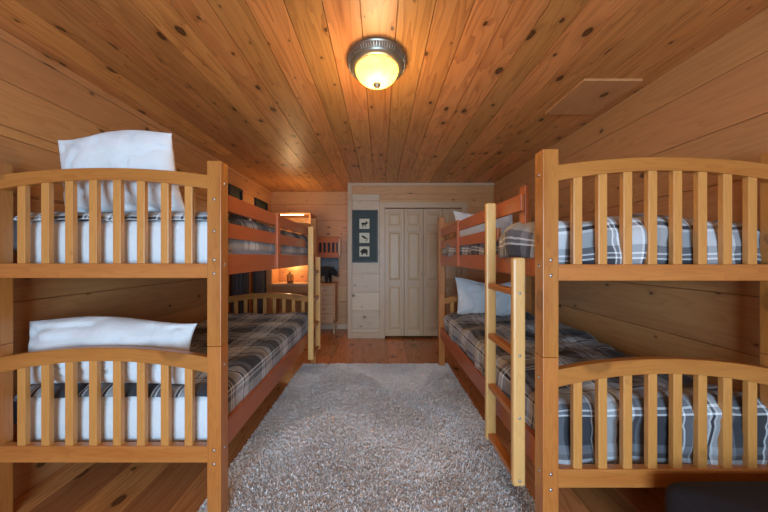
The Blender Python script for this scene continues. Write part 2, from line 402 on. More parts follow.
def bunk(label, loc, rz, W, L):
    """local frame: aisle side at x=0, wall side at x=W, ladder end at y=0, other end at y=L"""
    t = thing('bunk_bed', label, 'bunk bed', loc, rz, 'wooden bunk beds')
    TOP = 1.732; J = 0.855
    for ix, x0 in enumerate((0, W-PW)):
        for iy, y0 in enumerate((0, L-PD)):
            mb = MB()
            mb.box(x0, x0+PW, y0, y0+PD, 0, J-0.0008, g=2); mb.box(x0, x0+PW, y0, y0+PD, J+0.0008, TOP, g=2)
            p = mb.build('post', M['bed'], t, bevel=0.0025)
            fy = y0 if iy == 0 else y0+PD; sg = -1 if iy == 0 else 1
            for z in (1.265, 1.20, 0.365, 0.30) + ((1.40, 1.55) if rz else ()):
                bm_ = MB(); bm_.lathe([(0, 0.003), (0.005, 0.0028), (0.0075, 0.0), (0, 0.0)], (x0+PW/2, fy, z), 12, axis=1)
                if sg < 0:
                    bm_.v = [(a, 2*fy-b, c) for a, b, c in bm_.v]; bm_.f = [f[::-1] for f in bm_.f]
                bm_.build('bolt', M['bolt'], p, smooth=True)
            fx = x0 if ix == 0 else x0+PW
            for z in (1.63, 1.24, 0.76, 0.36):
                bm_ = MB(); bm_.lathe([(0, 0.003), (0.005, 0.0028), (0.0075, 0.0), (0, 0.0)], (fx, y0+PD/2, z), 12, axis=0)
                if ix == 0: bm_.v = [(2*fx-a, b, c) for a, b, c in bm_.v]; bm_.f = [f[::-1] for f in bm_.f]
                bm_.build('bolt', M['bolt'], p, smooth=True)
    # end panels: straight lower rail, arched upper rail, eight slats
    for y0 in (0.008, L-PD+0.018):
        ya, yb = y0, y0+0.034
        for (za, zb, al, ah, ml, mh) in ((1.177, 1.247, 1.60, 1.668, 1.645, 1.702), (0.30, 0.378, 0.725, 0.80, 0.782, 0.846)):
            mb = MB(); mb.box(PW, W-PW, ya, yb, za, zb, g=0)
            mb.extrude(arch_pts(PW, W-PW, al, ah, ml, mh), 1, ya, yb)
            pn = mb.build('end_rails', M['bed'], t, bevel=0.004)
            gap = (W-2*PW); n = 8; pitch = gap/(n+0.72)
            for k in range(n):
                xc = PW+gap/2+(k-(n-1)/2)*pitch
                q = (xc-PW)/gap; zt = al+(ml-al)*4*q*(1-q)
                MB().box(xc-0.019, xc+0.019, ya+0.006, yb-0.006, zb-0.004, zt+0.006, g=2).build('slat', M['bed_light'], pn, bevel=0.003)
    # long rails
    for (xa, xb) in ((0.012, 0.036), (W-0.036, W-0.012)):
        for za, zb in ((1.188, 1.292), (0.335, 0.462)):
            MB().box(xa, xb, PD, L-PD, za, zb, g=1).build('side_rail', M['bed_shade_red'], t, bevel=0.003)
    # guard rails on the aisle side
    g = MB().box(0.014, 0.034, 0.20, L-PD, 1.508, 1.592, g=1).build('guard_rail', M['bed_shade_red'], t, bevel=0.003)
    MB().box(0.014, 0.034, 0.46, L-PD, 1.372, 1.450, g=1).build('guard_rail', M['bed_shade_red'], t, bevel=0.003)
    for xa_, y, za_, zb_ in ((-0.006, 1.20, 1.195, 1.600), (0.0345, 0.20, 1.43, 1.635)):
        MB().box(xa_, xa_+0.019, y, y+0.055, za_, zb_, g=2).build('guard_upright', M['bed_shade_red'], t, bevel=0.003)
    # slatted mattress bases
    for z in (1.20, 0.305):
        mb = MB(); k = 14
        for i in range(k):
            yc = PD+0.06+(L-2*PD-0.12)*i/(k-1)
            mb.box(0.037, W-0.037, yc-0.04, yc+0.04, z, z+0.018, g=0)
        mb.build('slat_base', M['bed_light'], t)
    # ladder, hooked to the outside of the long rails
    ya, yb = 0.115, 0.425; pt = 0.034
    mb = MB(); mb.box(-0.066, -0.008, ya, ya+pt, 0.21, 1.275, g=2)
    mb.box(-0.066, -0.008, yb, yb+pt, 0.21, 1.592, g=2)
    ld = mb.build('ladder_sides', M['ladder'], t, bevel=0.010)
    for z in (1.095, 0.805, 0.515, 0.225):
        r = MB().box(-0.058, -0.016, ya+pt, yb, z, z+0.030, g=1).build('rung', M['bed'], ld, bevel=0.005)
    for z in (1.11, 0.82, 0.53, 0.24):
        bm_ = MB().lathe([(0, 0.003), (0.005, 0.0028), (0.007, 0.0), (0, 0.0)], (-0.037, 0, z), 12, axis=1)
        bm_.v = [(a, ya-b, c) for a, b, c in bm_.v]; bm_.f = [f[::-1] for f in bm_.f]
        bm_.build('bolt', M['bolt'], ld, smooth=True)
    return t

RX, RY, RW, RL = 0.687, 1.113, 1.06, 2.00
LX, LY, LW, LL = -0.748, 1.25, 1.127, 1.94
bunk('honey wooden bunk bed against the right wall, its ladder at the near end', (RX, RY, 0), 0, RW, RL)
bunk('honey wooden bunk bed against the left wall, white pillows at its near end', (LX, LY+LL, 0), math.pi, LW, LL)

# ------------------------------------------------------------------ bedding
def fold(s, half, r, sign=1):
    """arc length s from the middle -> (offset from the middle, drop)"""
    a = abs(s); k = half-r
    if a <= k: return s, 0.0
    q = a-k; arc = r*math.pi/2
    if q < arc: th = q/r; o = k+r*math.sin(th); d = r*(1-math.cos(th))
    else: o = half; d = r+(q-arc)
    return math.copysign(o, s), d

def rounded_mattress(name, x0, x1, y0, y1, z0, z1, mat):
    mb = MB(); r = 0.035
    prof = []
    n = 8
    P = []
    for cx, cy, a0 in ((x1-0.05, y1-0.05, 0), (x0+0.05, y1-0.05, 90), (x0+0.05, y0+0.05, 180), (x1-0.05, y0+0.05, 270)):
        for k in range(7):
            a = R(a0+15*k); P.append((cx, cy, math.cos(a), math.sin(a)))
    rings = []
    for z, ins in ((z0, 0.03), (z0+0.008, 0.01), (z0+0.03, 0.0), ((z0+z1)/2, -0.004), (z1-0.04, 0.0), (z1-0.012, 0.010), (z1, 0.035)):
        rings.append([(cx+(0.05-ins)*c, cy+(0.05-ins)*s, z) for cx, cy, c, s in P])
    k = len(P)
    for rg in rings: mb.v += rg
    for i in range(len(rings)-1):
        for j in range(k):
            q = [i*k+j, i*k+(j+1) % k, (i+1)*k+(j+1) % k, (i+1)*k+j]
            mb.f.append(q); mb.uv += [(mb.v[a][0]+mb.v[a][1], mb.v[a][2]) for a in q]
    for q in ([*range(k-1, -1, -1)], [(len(rings)-1)*k+j for j in range(k)]):
        mb.f.append(q); mb.uv += [(mb.v[a][0], mb.v[a][1]) for a in q]
    o = mb.build(name, mat, smooth=True)
    return rebase(o, ((x0+x1)/2, (y0+y1)/2, z0))

def comforter(label, group, x0, x1, y0, y1, ztop, hx, hy0, hy1, seed, puff=0.02, bulge=None, uvo=(0, 0)):
    """quilted cover draped over a mattress: hx hang on both long sides, hy0/hy1 hang at the two ends"""
    r = 0.06; cx, cy = (x0+x1)/2, (y0+y1)/2; ha, hb = (x1-x0)/2, (y1-y0)/2
    ax = ha-r+r*math.pi/2+max(hx-r, 0)
    def lim(h): return hb-r+r*math.pi/2+max(h-r, 0) if h > r else hb-r+r*math.acos(max(-1, 1-h/r))
    b0, b1 = lim(hy0), lim(hy1); st = 0.016
    nx = int(2*ax/st)+1; ny = int((b0+b1)/st)+1
    mb = MB(); V = []
    for j in range(ny+1):
        t = -b0+(b0+b1)*j/ny
        oy, dy = fold(t, hb, r)
        for i in range(nx+1):
            s = -ax+2*ax*i/nx
            ox, dx = fold(s, ha, r)
            drop = (dx**3+dy**3)**(1/3)
            q = Vector((s*2.2, t*2.2, seed))
            top = 1.0 if drop < 0.03 else max(0.25, 1-drop*6)
            # billows and creases
            w = noise.noise(q*1.3)*puff*1.1 + abs(noise.noise(Vector((s*3+t*5, t*4-s*3, seed+9))))*puff*0.9
            ri = noise.noise(Vector((s*14, t*5+s*4, seed+3)))*0.006
            cr = -max(0, 0.16-abs(noise.noise(Vector((s*4.5-t*3, t*6, seed+21)))))*0.05
            e = w+ri+cr
            nxn = math.copysign(min(dx/r, 1), s)*0.9; nyn = math.copysign(min(dy/r, 1), t)*0.9
            out = e+0.006
            fz = ztop-drop+out*top
            px = cx+ox+nxn*out*0.9; py = cy+oy+nyn*out*0.9
            if bulge: 
                dd = math.exp(-((t-bulge[0])/bulge[1])**2)*bulge[2]
                if s < 0: px -= dd*min(dx/r, 1)
                fz += dd*0.4*top
            V.append((px, py, fz)); mb.uv_tmp = None
    mb.v = V
    w_ = nx+1
    for j in range(ny):
        for i in range(nx):
            q = [j*w_+i, j*w_+i+1, (j+1)*w_+i+1, (j+1)*w_+i]
            mb.f.append(q)
            mb.uv += [(-ax+2*ax*(a % w_)/nx+uvo[0], -b0+(b0+b1)*(a//w_)/ny+uvo[1]) for a in q]
    o = mb.build('comforter', M['plaid'], smooth=True)
    sd = o.modifiers.new('thickness', 'SOLIDIFY'); sd.thickness = 0.012; sd.offset = -1
    tag(o, label, 'comforter', group)
    return rebase(o, (cx, cy, ztop-0.1))

def pillow(label, w, h, t, loc, rot, seed, group='white bed pillows', sag=0.0, flare=0.0):
    mb = MB(); n = 40; m_ = 30
    def surf(u, v, side):
        e = (1-abs(u)**2.6)*(1-abs(v)**2.6)
        th = t/2*max(e, 0)**0.55
        pin = 1-0.07*(1-abs(v)**2)*abs(u)**3; piv = 1-0.07*(1-abs(u)**2)*abs(v)**3
        x = u*w/2*pin*(1-flare*(v+1)/2); z = v*h/2*piv+h/2+(0.025*math.sin(u*2.6+seed)*max(v, 0))
        wr = noise.noise(Vector((x*6, z*6, seed+side*5)))*0.020*min(1, e*3)-max(0, 0.12-abs(noise.noise(Vector((x*5+z*6, z*5-x*3, seed+side*2)))))*0.20*min(1, e*4)+noise.noise(Vector((x*22+z*9, z*14, seed+side*3)))*0.004
        z -= sag*(1-math.cos(u*math.pi))*0.0+sag*abs(u)**2*max(v, 0)*h*0.2
        return (x, side*(th+wr*(1 if e > 0.02 else 0)), z)
    idx = {}
    for side in (-1, 1):
        for j in range(m_+1):
            for i in range(n+1):
                u = math.sin((-1+2*i/n)*math.pi/2); v = math.sin((-1+2*j/m_)*math.pi/2)
                edge = i in (0, n) or j in (0, m_)
                if edge and side == 1: idx[(side, i, j)] = idx[(-1, i, j)]; continue
                p = surf(u, v, side)
                if edge: p = (p[0], 0.0, p[2])
                idx[(side, i, j)] = len(mb.v); mb.v.append(p)
        for j in range(m_):
            for i in range(n):
                q = [idx[(side, i, j)], idx[(side, i+1, j)], idx[(side, i+1, j+1)], idx[(side, i, j+1)]]
                if side == 1: q.reverse()
                mb.f.append(q); mb.uv += [(mb.v[a][0], mb.v[a][2]) for a in q]
    o = mb.build('pillow', M['sheet'], smooth=True)
    o.location = loc; o.rotation_euler = rot
    return tag(o, label, 'pillow', group)

rx0, rx1 = RX+0.045, RX+RW-0.045; ry0, ry1 = RY+0.065, RY+RL-0.065
lx0, lx1 = LX-LW+0.045, LX-0.045; ly0, ly1 = LY+0.065, LY+LL-0.065
for (a, b, c, d, z0, z1, lab, mt) in ((rx0+.03, rx1-.03, ry0+.04, ry1, 1.22, 1.40, 'mattress of the right upper bunk under a plaid comforter', 'mattress_grey'),
                                 (rx0+.03, rx1-.03, ry0+.04, ry1, 0.325, 0.57, 'mattress of the right lower bunk under a plaid comforter', 'mattress_grey'),
                                 (lx0+.012, lx1-.012, ly0+.004, ly1-.02, 1.22, 1.465, 'white sheeted mattress on the left upper bunk', 'sheet'),
                                 (lx0+.012, lx1-.012, ly0+.004, ly1-.02, 0.325, 0.590, 'white sheeted mattress on the left lower bunk', 'sheet')):
    m_o = rounded_mattress('mattress', a, b, c, d, z0, z1, M[mt]); tag(m_o, lab, 'mattress', 'bunk mattresses')
G = 'grey plaid comforters'
comforter('grey plaid comforter puffed over the foot of the right upper bunk', G, rx0, rx1, ry0, ry1, 1.425, 0.16, 0.23, 0.02, 3.3, puff=0.05, bulge=(-0.75, 0.22, 0.03), uvo=(0.05, 0.1))
comforter('grey plaid comforter draped over the foot of the right lower bunk', G, rx0, rx1, ry0, ry1, 0.635, 0.18, 0.31, 0.02, 8.1, puff=0.05, uvo=(0.12, 0.0))
comforter('grey plaid comforter on the left upper bunk behind the guard rails', G, lx0, lx1, ly0-0.004, ly1, 1.502, 0.19, 0.042, 0.1, 5.7, puff=0.012, uvo=(0.0, 0.07))
comforter('grey plaid comforter on the left lower bunk, a white pillow on it', G, lx0, lx1, ly0-0.004, ly1, 0.612, 0.17, 0.034, 0.1, 12.9, puff=0.014, uvo=(0.03, 0.2))

pillow('white pillow standing up on the left upper bunk', 0.66, 0.43, 0.16, (-1.375, 1.44, 1.50), (R(7), R(-2), 0), 1.0, flare=0.09)
pillow('broad white pillow on the left lower bunk behind the arched rail', 0.90, 0.335, 0.17, (-1.425, 1.375, 0.615), (R(-8), R(0), 0), 2.0)
pillow('white pillow standing at the head of the right lower bunk', 0.68, 0.42, 0.15, (1.19, 2.93, 0.60), (R(-14), R(2), 0), 4.0)
pillow('white pillow standing at the head of the right upper bunk', 0.68, 0.38, 0.15, (1.19, 2.95, 1.42), (R(-9), R(-2), 0), 5.0)

# ------------------------------------------------------------------ shag rug
def rug():
    x0, x1, y0, y1 = -0.90, 0.80, 0.55, 3.12
    t = thing('shag_rug', 'pale grey shag rug on the floor between the two bunk beds', 'rug', ((x0+x1)/2, (y0+y1)/2, 0))
    ox, oy = (x0+x1)/2, (y0+y1)/2
    MB().box(x0-ox, x1-ox, y0-oy, y1-oy, 0.001, 0.012).build('rug_backing', M['outer'], t, bevel=0.004)
    rg = np.random.default_rng(3)
    n = 190000
    # more tufts where they are seen close up
    x = rg.uniform(x0-ox, x1-ox, n); y = rg.uniform(y0-oy, y1-oy, n)
    fx = np.sin(x*7+np.sin(y*5)*1.5)*0.5+np.sin(y*9+x*4)*0.5
    fy = np.cos(y*6+np.sin(x*6)*1.2)*0.6
    az = np.arctan2(fy-0.3, fx)+rg.normal(0, 1.4, n)
    ln = rg.uniform(0.011, 0.020, n)*(1+0.25*np.sin(x*60+np.sin(y*50)*2)*np.sin(y*70+np.sin(x*45)*2)); lean = rg.uniform(0.2, 1.0, n)
    wd = rg.uniform(0.0020, 0.0036, n)
    dx, dy = np.cos(az), np.sin(az); px, py = -dy, dx
    V = np.zeros((n, 7, 3), dtype=np.float32)
    hz = 0.010
    for k, (f, wf) in enumerate(((0, 1.0), (0.4, 1.1), (0.75, 0.9))):
        a = lean*f; rx = ln*f*np.sin(a); rz = hz+ln*f*np.cos(a)
        for sgn, o in ((-1, 0), (1, 1)):
            V[:, 2*k+o, 0] = x+dx*rx+sgn*px*wd*wf; V[:, 2*k+o, 1] = y+dy*rx+sgn*py*wd*wf; V[:, 2*k+o, 2] = rz
    a = lean*1.15
    V[:, 6, 0] = x+dx*ln*np.sin(a); V[:, 6, 1] = y+dy*ln*np.sin(a); V[:, 6, 2] = hz+ln*np.cos(a)
    me = bpy.data.meshes.new('shag_pile')
    me.vertices.add(n*7); me.vertices.foreach_set('co', V.ravel())
    base = (np.arange(n)*7)[:, None]
    quads = np.concatenate([base+np.array([[0, 1, 3, 2]]), base+np.array([[2, 3, 5, 4]])], axis=1).reshape(-1, 8)
    tri = base+np.array([[4, 5, 6]])
    loops = np.concatenate([quads, tri], axis=1).ravel()
    me.loops.add(len(loops)); me.loops.foreach_set('vertex_index', loops.astype(np.int32))
    tot = np.tile([4, 4, 3], n); st = np.concatenate([[0], np.cumsum(tot)[:-1]])
    me.polygons.add(3*n); me.polygons.foreach_set('loop_start', st.astype(np.int32)); me.polygons.foreach_set('loop_total', tot.astype(np.int32))
    me.polygons.foreach_set('use_smooth', [True]*(3*n))
    me.update(calc_edges=True); me.validate()
    me.materials.append(M['pile'])
    o = bpy.data.objects.new('shag_pile', me); col.objects.link(o); o.parent = t; o['kind'] = 'stuff'
rug()

# ------------------------------------------------------------------ ceiling lamp
lx, ly = -0.015, 1.555
t = thing('ceiling_lamp', 'round flush ceiling lamp with bronze ring and glowing amber glass bowl', 'ceiling lamp', (lx, ly, H))
pr = [(0.0, 0.0), (0.168, 0.0), (0.172, -0.008), (0.172, -0.014), (0.165, -0.017), (0.168, -0.021), (0.157, -0.044), (0.156, -0.048), (0.150, -0.056), (0.134, -0.062), (0.126, -0.062), (0.123, -0.056), (0.123, -0.02), (0.0, -0.02)]
ring = MB().lathe(pr[::-1], seg=72).build('ring', M['bronze'], t, smooth=True)
mb = MB()
for i in range(72):
    a = 2*math.pi*i/72
    T = Matrix.Rotation(a, 4, 'Z') @ Matrix.Translation((0.1640, 0, -0.0325)) @ Matrix.Rotation(R(25), 4, 'Y')
    mb.box(-0.004, 0.005, -0.0034, 0.0034, -0.011, 0.011, T=T)
mb.build('fluting', M['bronze'], ring, bevel=0.0015)
bp_ = [(0.125*math.cos(a), -0.060-0.078*math.sin(a)) for a in [R(x) for x in range(0, 91, 6)]]
b_ = MB().lathe(bp_[::-1], seg=64).build('glass_bowl', M['bowl'], t, smooth=True)
MB().lathe([(0, -0.172), (0.008, -0.170), (0.012, -0.162), (0.009, -0.155), (0.021, -0.148), (0.024, -0.139), (0.016, -0.134), (0.0, -0.133)], seg=24).build('finial', M['bronze'], t, smooth=True)

# ceiling hatch
h_ = MB(); 
h_.box(1.32, 1.70, 1.71, 2.12, H-0.016, H-0.0005, g=1)
h_ = h_.build('ceiling_hatch', M['wall'], bevel=0.002)
tag(h_, 'square pale wooden hatch panel on the ceiling above the right bunk', 'hatch'); rebase(h_, (1.51, 1.915, H-0.0005))

# ------------------------------------------------------------------ picture on the column
px0, px1, pz0, pz1 = -0.425, -0.025, 1.185, 2.005
t = thing('framed_picture', 'tall dark framed picture with three cream wildlife squares on the pine column', 'picture', (px0, YC, pz0))
w, h = px1-px0, pz1-pz0
mb = MB(); fr = 0.022
for b in ((0, fr, 0, h), (w-fr, w, 0, h), (fr, w-fr, 0, fr), (fr, w-fr, h-fr, h)): mb.box(b[0], b[1], -0.026, -0.0145, b[2], b[3])
mb.build('frame', M['black'], t, bevel=0.003)
mt = MB().box(fr-0.003, w-fr+0.003, -0.020, -0.0145, fr-0.003, h-fr+0.003).build('mount', M['mat_green'], t)
def sil(polys, cx, cz, s, parent):
    mb = MB()
    for k, P in enumerate(polys):
        mb.extrude([(cx+a*s, cz+b*s) for a, b in P], 1, -0.0236-0.0002*k, -0.0225)
    mb.build('animal_silhouette', M['ink'], parent)
def ell(cx, cz, a, b, n=18, rot=0):
    return [(cx+a*math.cos(2*math.pi*i/n)*math.cos(rot)-b*math.sin(2*math.pi*i/n)*math.sin(rot), cz+a*math.cos(2*math.pi*i/n)*math.sin(rot)+b*math.sin(2*math.pi*i/n)*math.cos(rot)) for i in range(n)]
cx = w/2-0.01
for k, yy in enumerate((224, 238, 251.5)):
    cz = CZ+(256.5-yy)/63.8-pz0
    c = MB().box(cx-0.078, cx+0.078, -0.0225, -0.0195, cz-0.078, cz+0.078).build('cream_square', M['cream'], t)
    if k == 0:   # walking moose
        sil([ell(-.06, .02, .42, .17), ell(.40, .12, .16, .10, rot=-.4), [(-.38, .0), (-.36, -.5), (-.28, -.5), (-.24, .0)], [(.12, .0), (.18, -.5), (.26, -.5), (.26, .0)], [(-.15, 0), (-.17, -.5), (-.09, -.5), (-.04, 0)], [(.22, .1), (.18, .42), (.36, .36), (.42, .2), (.36, .1)]], cx, cz, 0.105, c)
    elif k == 1:  # leaping fish
        sil([ell(-.05, .1, .45, .15, rot=-.55), [(.26, -.02), (.55, -.08), (.42, -.2), (.5, -.38), (.3, -.22)], ell(.25, -.42, .2, .04)], cx, cz, 0.105, c)
    else:        # bear
        sil([ell(0, .06, .46, .32), ell(-.42, -.02, .16, .14), [(-.38, 0), (-.42, -.45), (-.2, -.45), (-.18, -.1)], [(.2, -.1), (.2, -.45), (.42, -.45), (.42, 0)], [(-.1, -.1), (-.1, -.3), (.0, -.3), (.0, -.1)]], cx, cz, 0.115, c)

# ------------------------------------------------------------------ corner by the far wall
# desk with a lit hutch
dx0, dx1, dy0, dy1 = -1.86, -1.13, 4.33, YF-0.003
t = thing('desk_hutch', 'lit pine desk with hutch in the far left corner behind the left bunk', 'desk', ((dx0+dx1)/2, dy1, 0))
ox, oy = (dx0+dx1)/2, dy1
def B(name, m, x0, x1, y0, y1, z0, z1, par, bev=0.003, **k): return MB().box(x0-ox, x1-ox, y0-oy, y1-oy, z0, z1, **k).build(name, M[m], par, bevel=bev)
B('side_panel', 'wall', dx0, dx0+0.09, dy0+0.02, dy1, 0, 1.97, t, g=2); B('side_panel', 'wall', dx1-0.03, dx1, dy0+0.02, dy1, 0, 1.97, t, g=2)
B('desktop', 'pale_clear', dx0+0.09, dx1-0.03, dy0, dy1, 0.80, 0.835, t)
B('shelf', 'pale_clear', dx0+0.09, dx1-0.03, dy0+0.12, dy1, 1.155, 1.18, t)
B('top_board', 'wall', dx0-0.005, dx1+0.005, dy0, dy1, 1.97, 1.995, t)
mb = MB()
for k in range(11):
    z = 0.836+k*0.103
    mb.box(dx0+0.09-ox, dx1-0.03-ox, -0.012, -0.001, z+0.001, min(z+0.102, 1.969), g=0)
mb.build('back_panel', M['wall'], t, bevel=0.003)
B('drawer_front', 'wall', dx0+0.09, dx1-0.03, dy0+0.05, dy0+0.07, 0.68, 0.80, t)
for z in (1.147, 1.962):
    B('light_strip', 'bulb', dx0+0.2, dx1-0.12, dy0+(0.2 if z < 1.5 else 0.02), dy0+(0.235 if z < 1.5 else 0.05), z, z+0.008, t, bev=0)
# small lantern on the desktop
t = thing('lantern', 'small dark brass lantern on the lit desktop', 'lantern', (-1.50, 4.45, 0.836))
MB().lathe([(0, 0), (0.055, 0), (0.055, 0.012), (0.035, 0.02), (0.035, 0.035), (0, 0.035)][::-1], seg=20).build('base', M['brass'], t, smooth=False)
MB().lathe([(0.032, 0.035), (0.046, 0.07), (0.046, 0.10), (0.030, 0.13)], seg=20).build('globe', M['bowl'], t, smooth=True)
mb = MB()
for i in range(6):
    a = i*math.pi/3; T = Matrix.Rotation(a, 4, 'Z'); mb.box(0.046, 0.052, -0.003, 0.003, 0.02, 0.14, T=T)
mb.build('cage', M['brass'], t)
MB().lathe([(0.052, 0.138), (0.03, 0.16), (0.012, 0.175), (0.012, 0.19), (0, 0.195)], seg=20).build('cap', M['brass'], t, smooth=True)
mb = MB(); n = 14
for i in range(n):
    a = math.pi*i/(n-1); a2 = math.pi*(i+1)/(n-1)
    if i == n-1: break
    T = Matrix.Translation((0.03*(math.cos(a)+math.cos(a2))/2, 0, 0.19+0.03*(math.sin(a)+math.sin(a2))/2)) @ Matrix.Rotation(-(a+a2)/2, 4, 'Y')
    mb.box(-0.002, 0.002, -0.002, 0.002, -0.004, 0.004, T=T)
mb.build('handle', M['brass'], t)

# dresser
dx0, dx1, dy0, dy1 = -1.10, -0.735, 4.38, YF-0.02
t = thing('dresser', 'narrow pale wooden dresser with four drawers against the far wall', 'dresser', ((dx0+dx1)/2, dy1, 0))
ox, oy = (dx0+dx1)/2, dy1
mb = MB(); mb.box(dx0-ox, dx1-ox, dy0+0.012-oy, 0, 0.16, 0.81, g=2); mb.build('body', M['wall'], t, bevel=0.003)
MB().box(dx0-0.012-ox, dx1+0.012-ox, dy0-0.012-oy, 0, 0.81, 0.832, g=0).build('top', M['wall'], t, bevel=0.004)
for k in range(4):
    z0 = 0.185+k*0.155
    d = MB().box(dx0+0.035-ox, dx1-0.035-ox, dy0-oy, dy0+0.012-oy, z0, z0+0.145, g=0).build('drawer', M['pale_clear'], t, bevel=0.004)
    MB().lathe([(0, -0.022), (0.012, -0.020), (0.013, -0.012), (0.006, -0.006), (0.006, 0)], ((dx0+dx1)/2-ox, dy0-oy, z0+0.072), 14, axis=1).build('knob', M['bronze'], d, smooth=True)
for sx in (dx0+0.005, dx1-0.035):
    for sy in (dy0+0.012, dy1-0.035):
        MB().box(sx-ox, sx+0.03-ox, sy-oy, sy+0.03-oy, 0, 0.16, g=2).build('leg', M['pale_clear'], t, bevel=0.004)

# black bear on the dresser
def skin(name, pts, edges, mat, parent, sub=2):
    me = bpy.data.meshes.new(name); me.from_pydata([p[:3] for p in pts], edges, [])
    o = bpy.data.objects.new(name, me); col.objects.link(o)
    sk = o.modifiers.new('skin', 'SKIN'); sk.use_smooth_shade = True
    for i, p in enumerate(pts):
        r = p[3]; me.skin_vertices[0].data[i].radius = (r, r) if not isinstance(r, tuple) else r
        me.skin_vertices[0].data[i].use_root = (i == 0)
    s = o.modifiers.new('sub', 'SUBSURF'); s.levels = sub; s.render_levels = sub
    bpy.context.view_layer.update()
    dg = bpy.context.evaluated_depsgraph_get()
    nm = bpy.data.meshes.new_from_object(o.evaluated_get(dg)); bpy.data.objects.remove(o)
    nm.materials.clear(); nm.materials.append(mat)
    nm.polygons.foreach_set('use_smooth', [True]*len(nm.polygons))
    o = bpy.data.objects.new(name, nm); col.objects.link(o)
    if parent: o.parent = parent
    return o
t = thing('bear_figure', 'black bear figure with lowered head standing on the dresser', 'bear figure', (-0.93, 4.52, 0.832), rz=R(-8)); t.scale = (1.15, 1.15, 1.15)
P = [(-0.09, 0, 0.175, 0.075), (-0.02, 0, 0.185, 0.072), (0.05, 0, 0.20, 0.076), (0.10, 0, 0.185, 0.055), (0.135, 0, 0.155, 0.050), (0.170, 0, 0.125, 0.036), (0.198, 0, 0.105, 0.020),
     (-0.10, 0.05, 0.11, 0.042), (-0.115, 0.052, 0.05, 0.026), (-0.10, 0.052, 0.016, 0.024), (-0.078, 0.052, 0.012, 0.016),
     (-0.09, -0.05, 0.11, 0.042), (-0.10, -0.052, 0.05, 0.026), (-0.085, -0.052, 0.016, 0.024), (-0.063, -0.052, 0.012, 0.016),
     (0.06, 0.05, 0.12, 0.036), (0.065, 0.052, 0.06, 0.024), (0.065, 0.052, 0.016, 0.022), (0.088, 0.052, 0.012, 0.016),
     (0.045, -0.05, 0.12, 0.036), (0.040, -0.052, 0.06, 0.024), (0.040, -0.052, 0.016, 0.022), (0.063, -0.052, 0.012, 0.016),
     (-0.160, 0, 0.185, 0.014)]
E = [(0, 1), (1, 2), (2, 3), (3, 4), (4, 5), (5, 6), (0, 7), (7, 8), (8, 9), (9, 10), (0, 11), (11, 12), (12, 13), (13, 14), (2, 15), (15, 16), (16, 17), (17, 18), (2, 19), (19, 20), (20, 21), (21, 22), (0, 23)]
skin('body', P, E, M['fur'], t)
for s in (-1, 1):
    o = MB().lathe([(0, 0.016), (0.012, 0.012), (0.016, 0), (0.012, -0.008), (0, -0.010)][::-1], (0.118, s*0.036, 0.203), 14).build('ear', M['fur'], t, smooth=True)
mb = MB().lathe([(0, 0.024), (0.012, 0.02), (0.02, 0.008), (0.021, -0.02), (0, -0.02)][::-1], (0.196, 0, 0.104), 14, axis=0); mb.build('muzzle', M['muzzle'], t, smooth=True)

# slatted wooden wall rack above the bear, blue-grey cloth hanging under it
t = thing('wall_rack', 'wooden wall rack with upright slats above the black bear', 'wall rack', (-0.92, YF, 1.26))
mb = MB(); mb.box(-0.22, 0.22, -0.10, -0.075, 0.0, 0.09, g=0); mb.box(-0.22, 0.22, -0.10, -0.075, 0.26, 0.33, g=0); mb.box(-0.22, 0.22, -0.10, -0.001, 0.33, 0.35, g=0)
rk = mb.build('rails', M['bed_shade_red'], t, bevel=0.003)
for k in range(5): MB().box(-0.16+k*0.075, -0.13+k*0.075, -0.096, -0.080, 0.085, 0.265, g=2).build('slat', M['bed_shade_red'], rk, bevel=0.002)
MB().box(0.201, 0.245, -0.098, -0.001, 0.02, 0.33, g=2).build('end_board', M['pale_clear'], t, bevel=0.003)
MB().box(-0.245, -0.221, -0.098, -0.001, 0.0, 0.33, g=2).build('end_board', M['bed_shade_red'], t, bevel=0.003)
MB().box(-0.20, 0.20, -0.02, -0.002, 0.0, 0.325, g=0).build('back_board', M['black'], t)
# cloth
mb = MB(); n = 40
for j in range(2):
    for i in range(n+1):
        x = -0.20+0.40*i/n; mb.v.append((x, -0.030-0.008*math.sin(i*1.3)-0.004*math.sin(i*0.7), -0.001-0.26*j))
for i in range(n):
    q = [i, n+1+i, n+2+i, i+1]; mb.f.append(q); mb.uv += [(mb.v[a][0], mb.v[a][2]) for a in q]
o = mb.build('hanging_cloth', M['slate'], smooth=True); o.location = (-0.92, YF, 1.259)
sd = o.modifiers.new('s', 'SOLIDIFY'); sd.thickness = 0.004
tag(o, 'blue grey cloth hanging behind the black bear below the wall rack', 'cloth')

# ------------------------------------------------------------------ curtains and small frames on the left wall
def curtain(label, y0, y1, z0, z1, seed):
    t = thing('curtain', label, 'curtain', (XL+0.05, (y0+y1)/2, z1), group='slate curtains on the left wall')
    mb = MB(); n = 70; m_ = 12; yc = (y0+y1)/2
    for j in range(m_+1):
        for i in range(n+1):
            f = i/n; y = y0+(y1-y0)*f-yc; a = 0.018*(1+0.3*j/m_)
            mb.v.append((a*math.sin(f*math.pi*2*5+seed)+0.006*math.sin(f*41+j*0.3), y, -(z1-z0)*j/m_))
    for j in range(m_):
        for i in range(n):
            q = [j*(n+1)+i, (j+1)*(n+1)+i, (j+1)*(n+1)+i+1, j*(n+1)+i+1]; mb.f.append(q); mb.uv += [(mb.v[a][1], mb.v[a][2]) for a in q]
    o = mb.build('cloth', M['curtain'], t, smooth=True); sd = o.modifiers.new('s', 'SOLIDIFY'); sd.thickness = 0.003
    return t
c1 = curtain('slate grey curtain on the left wall, left of the bright pane', 3.36, 3.80, 0.12, 1.955, 0.3)
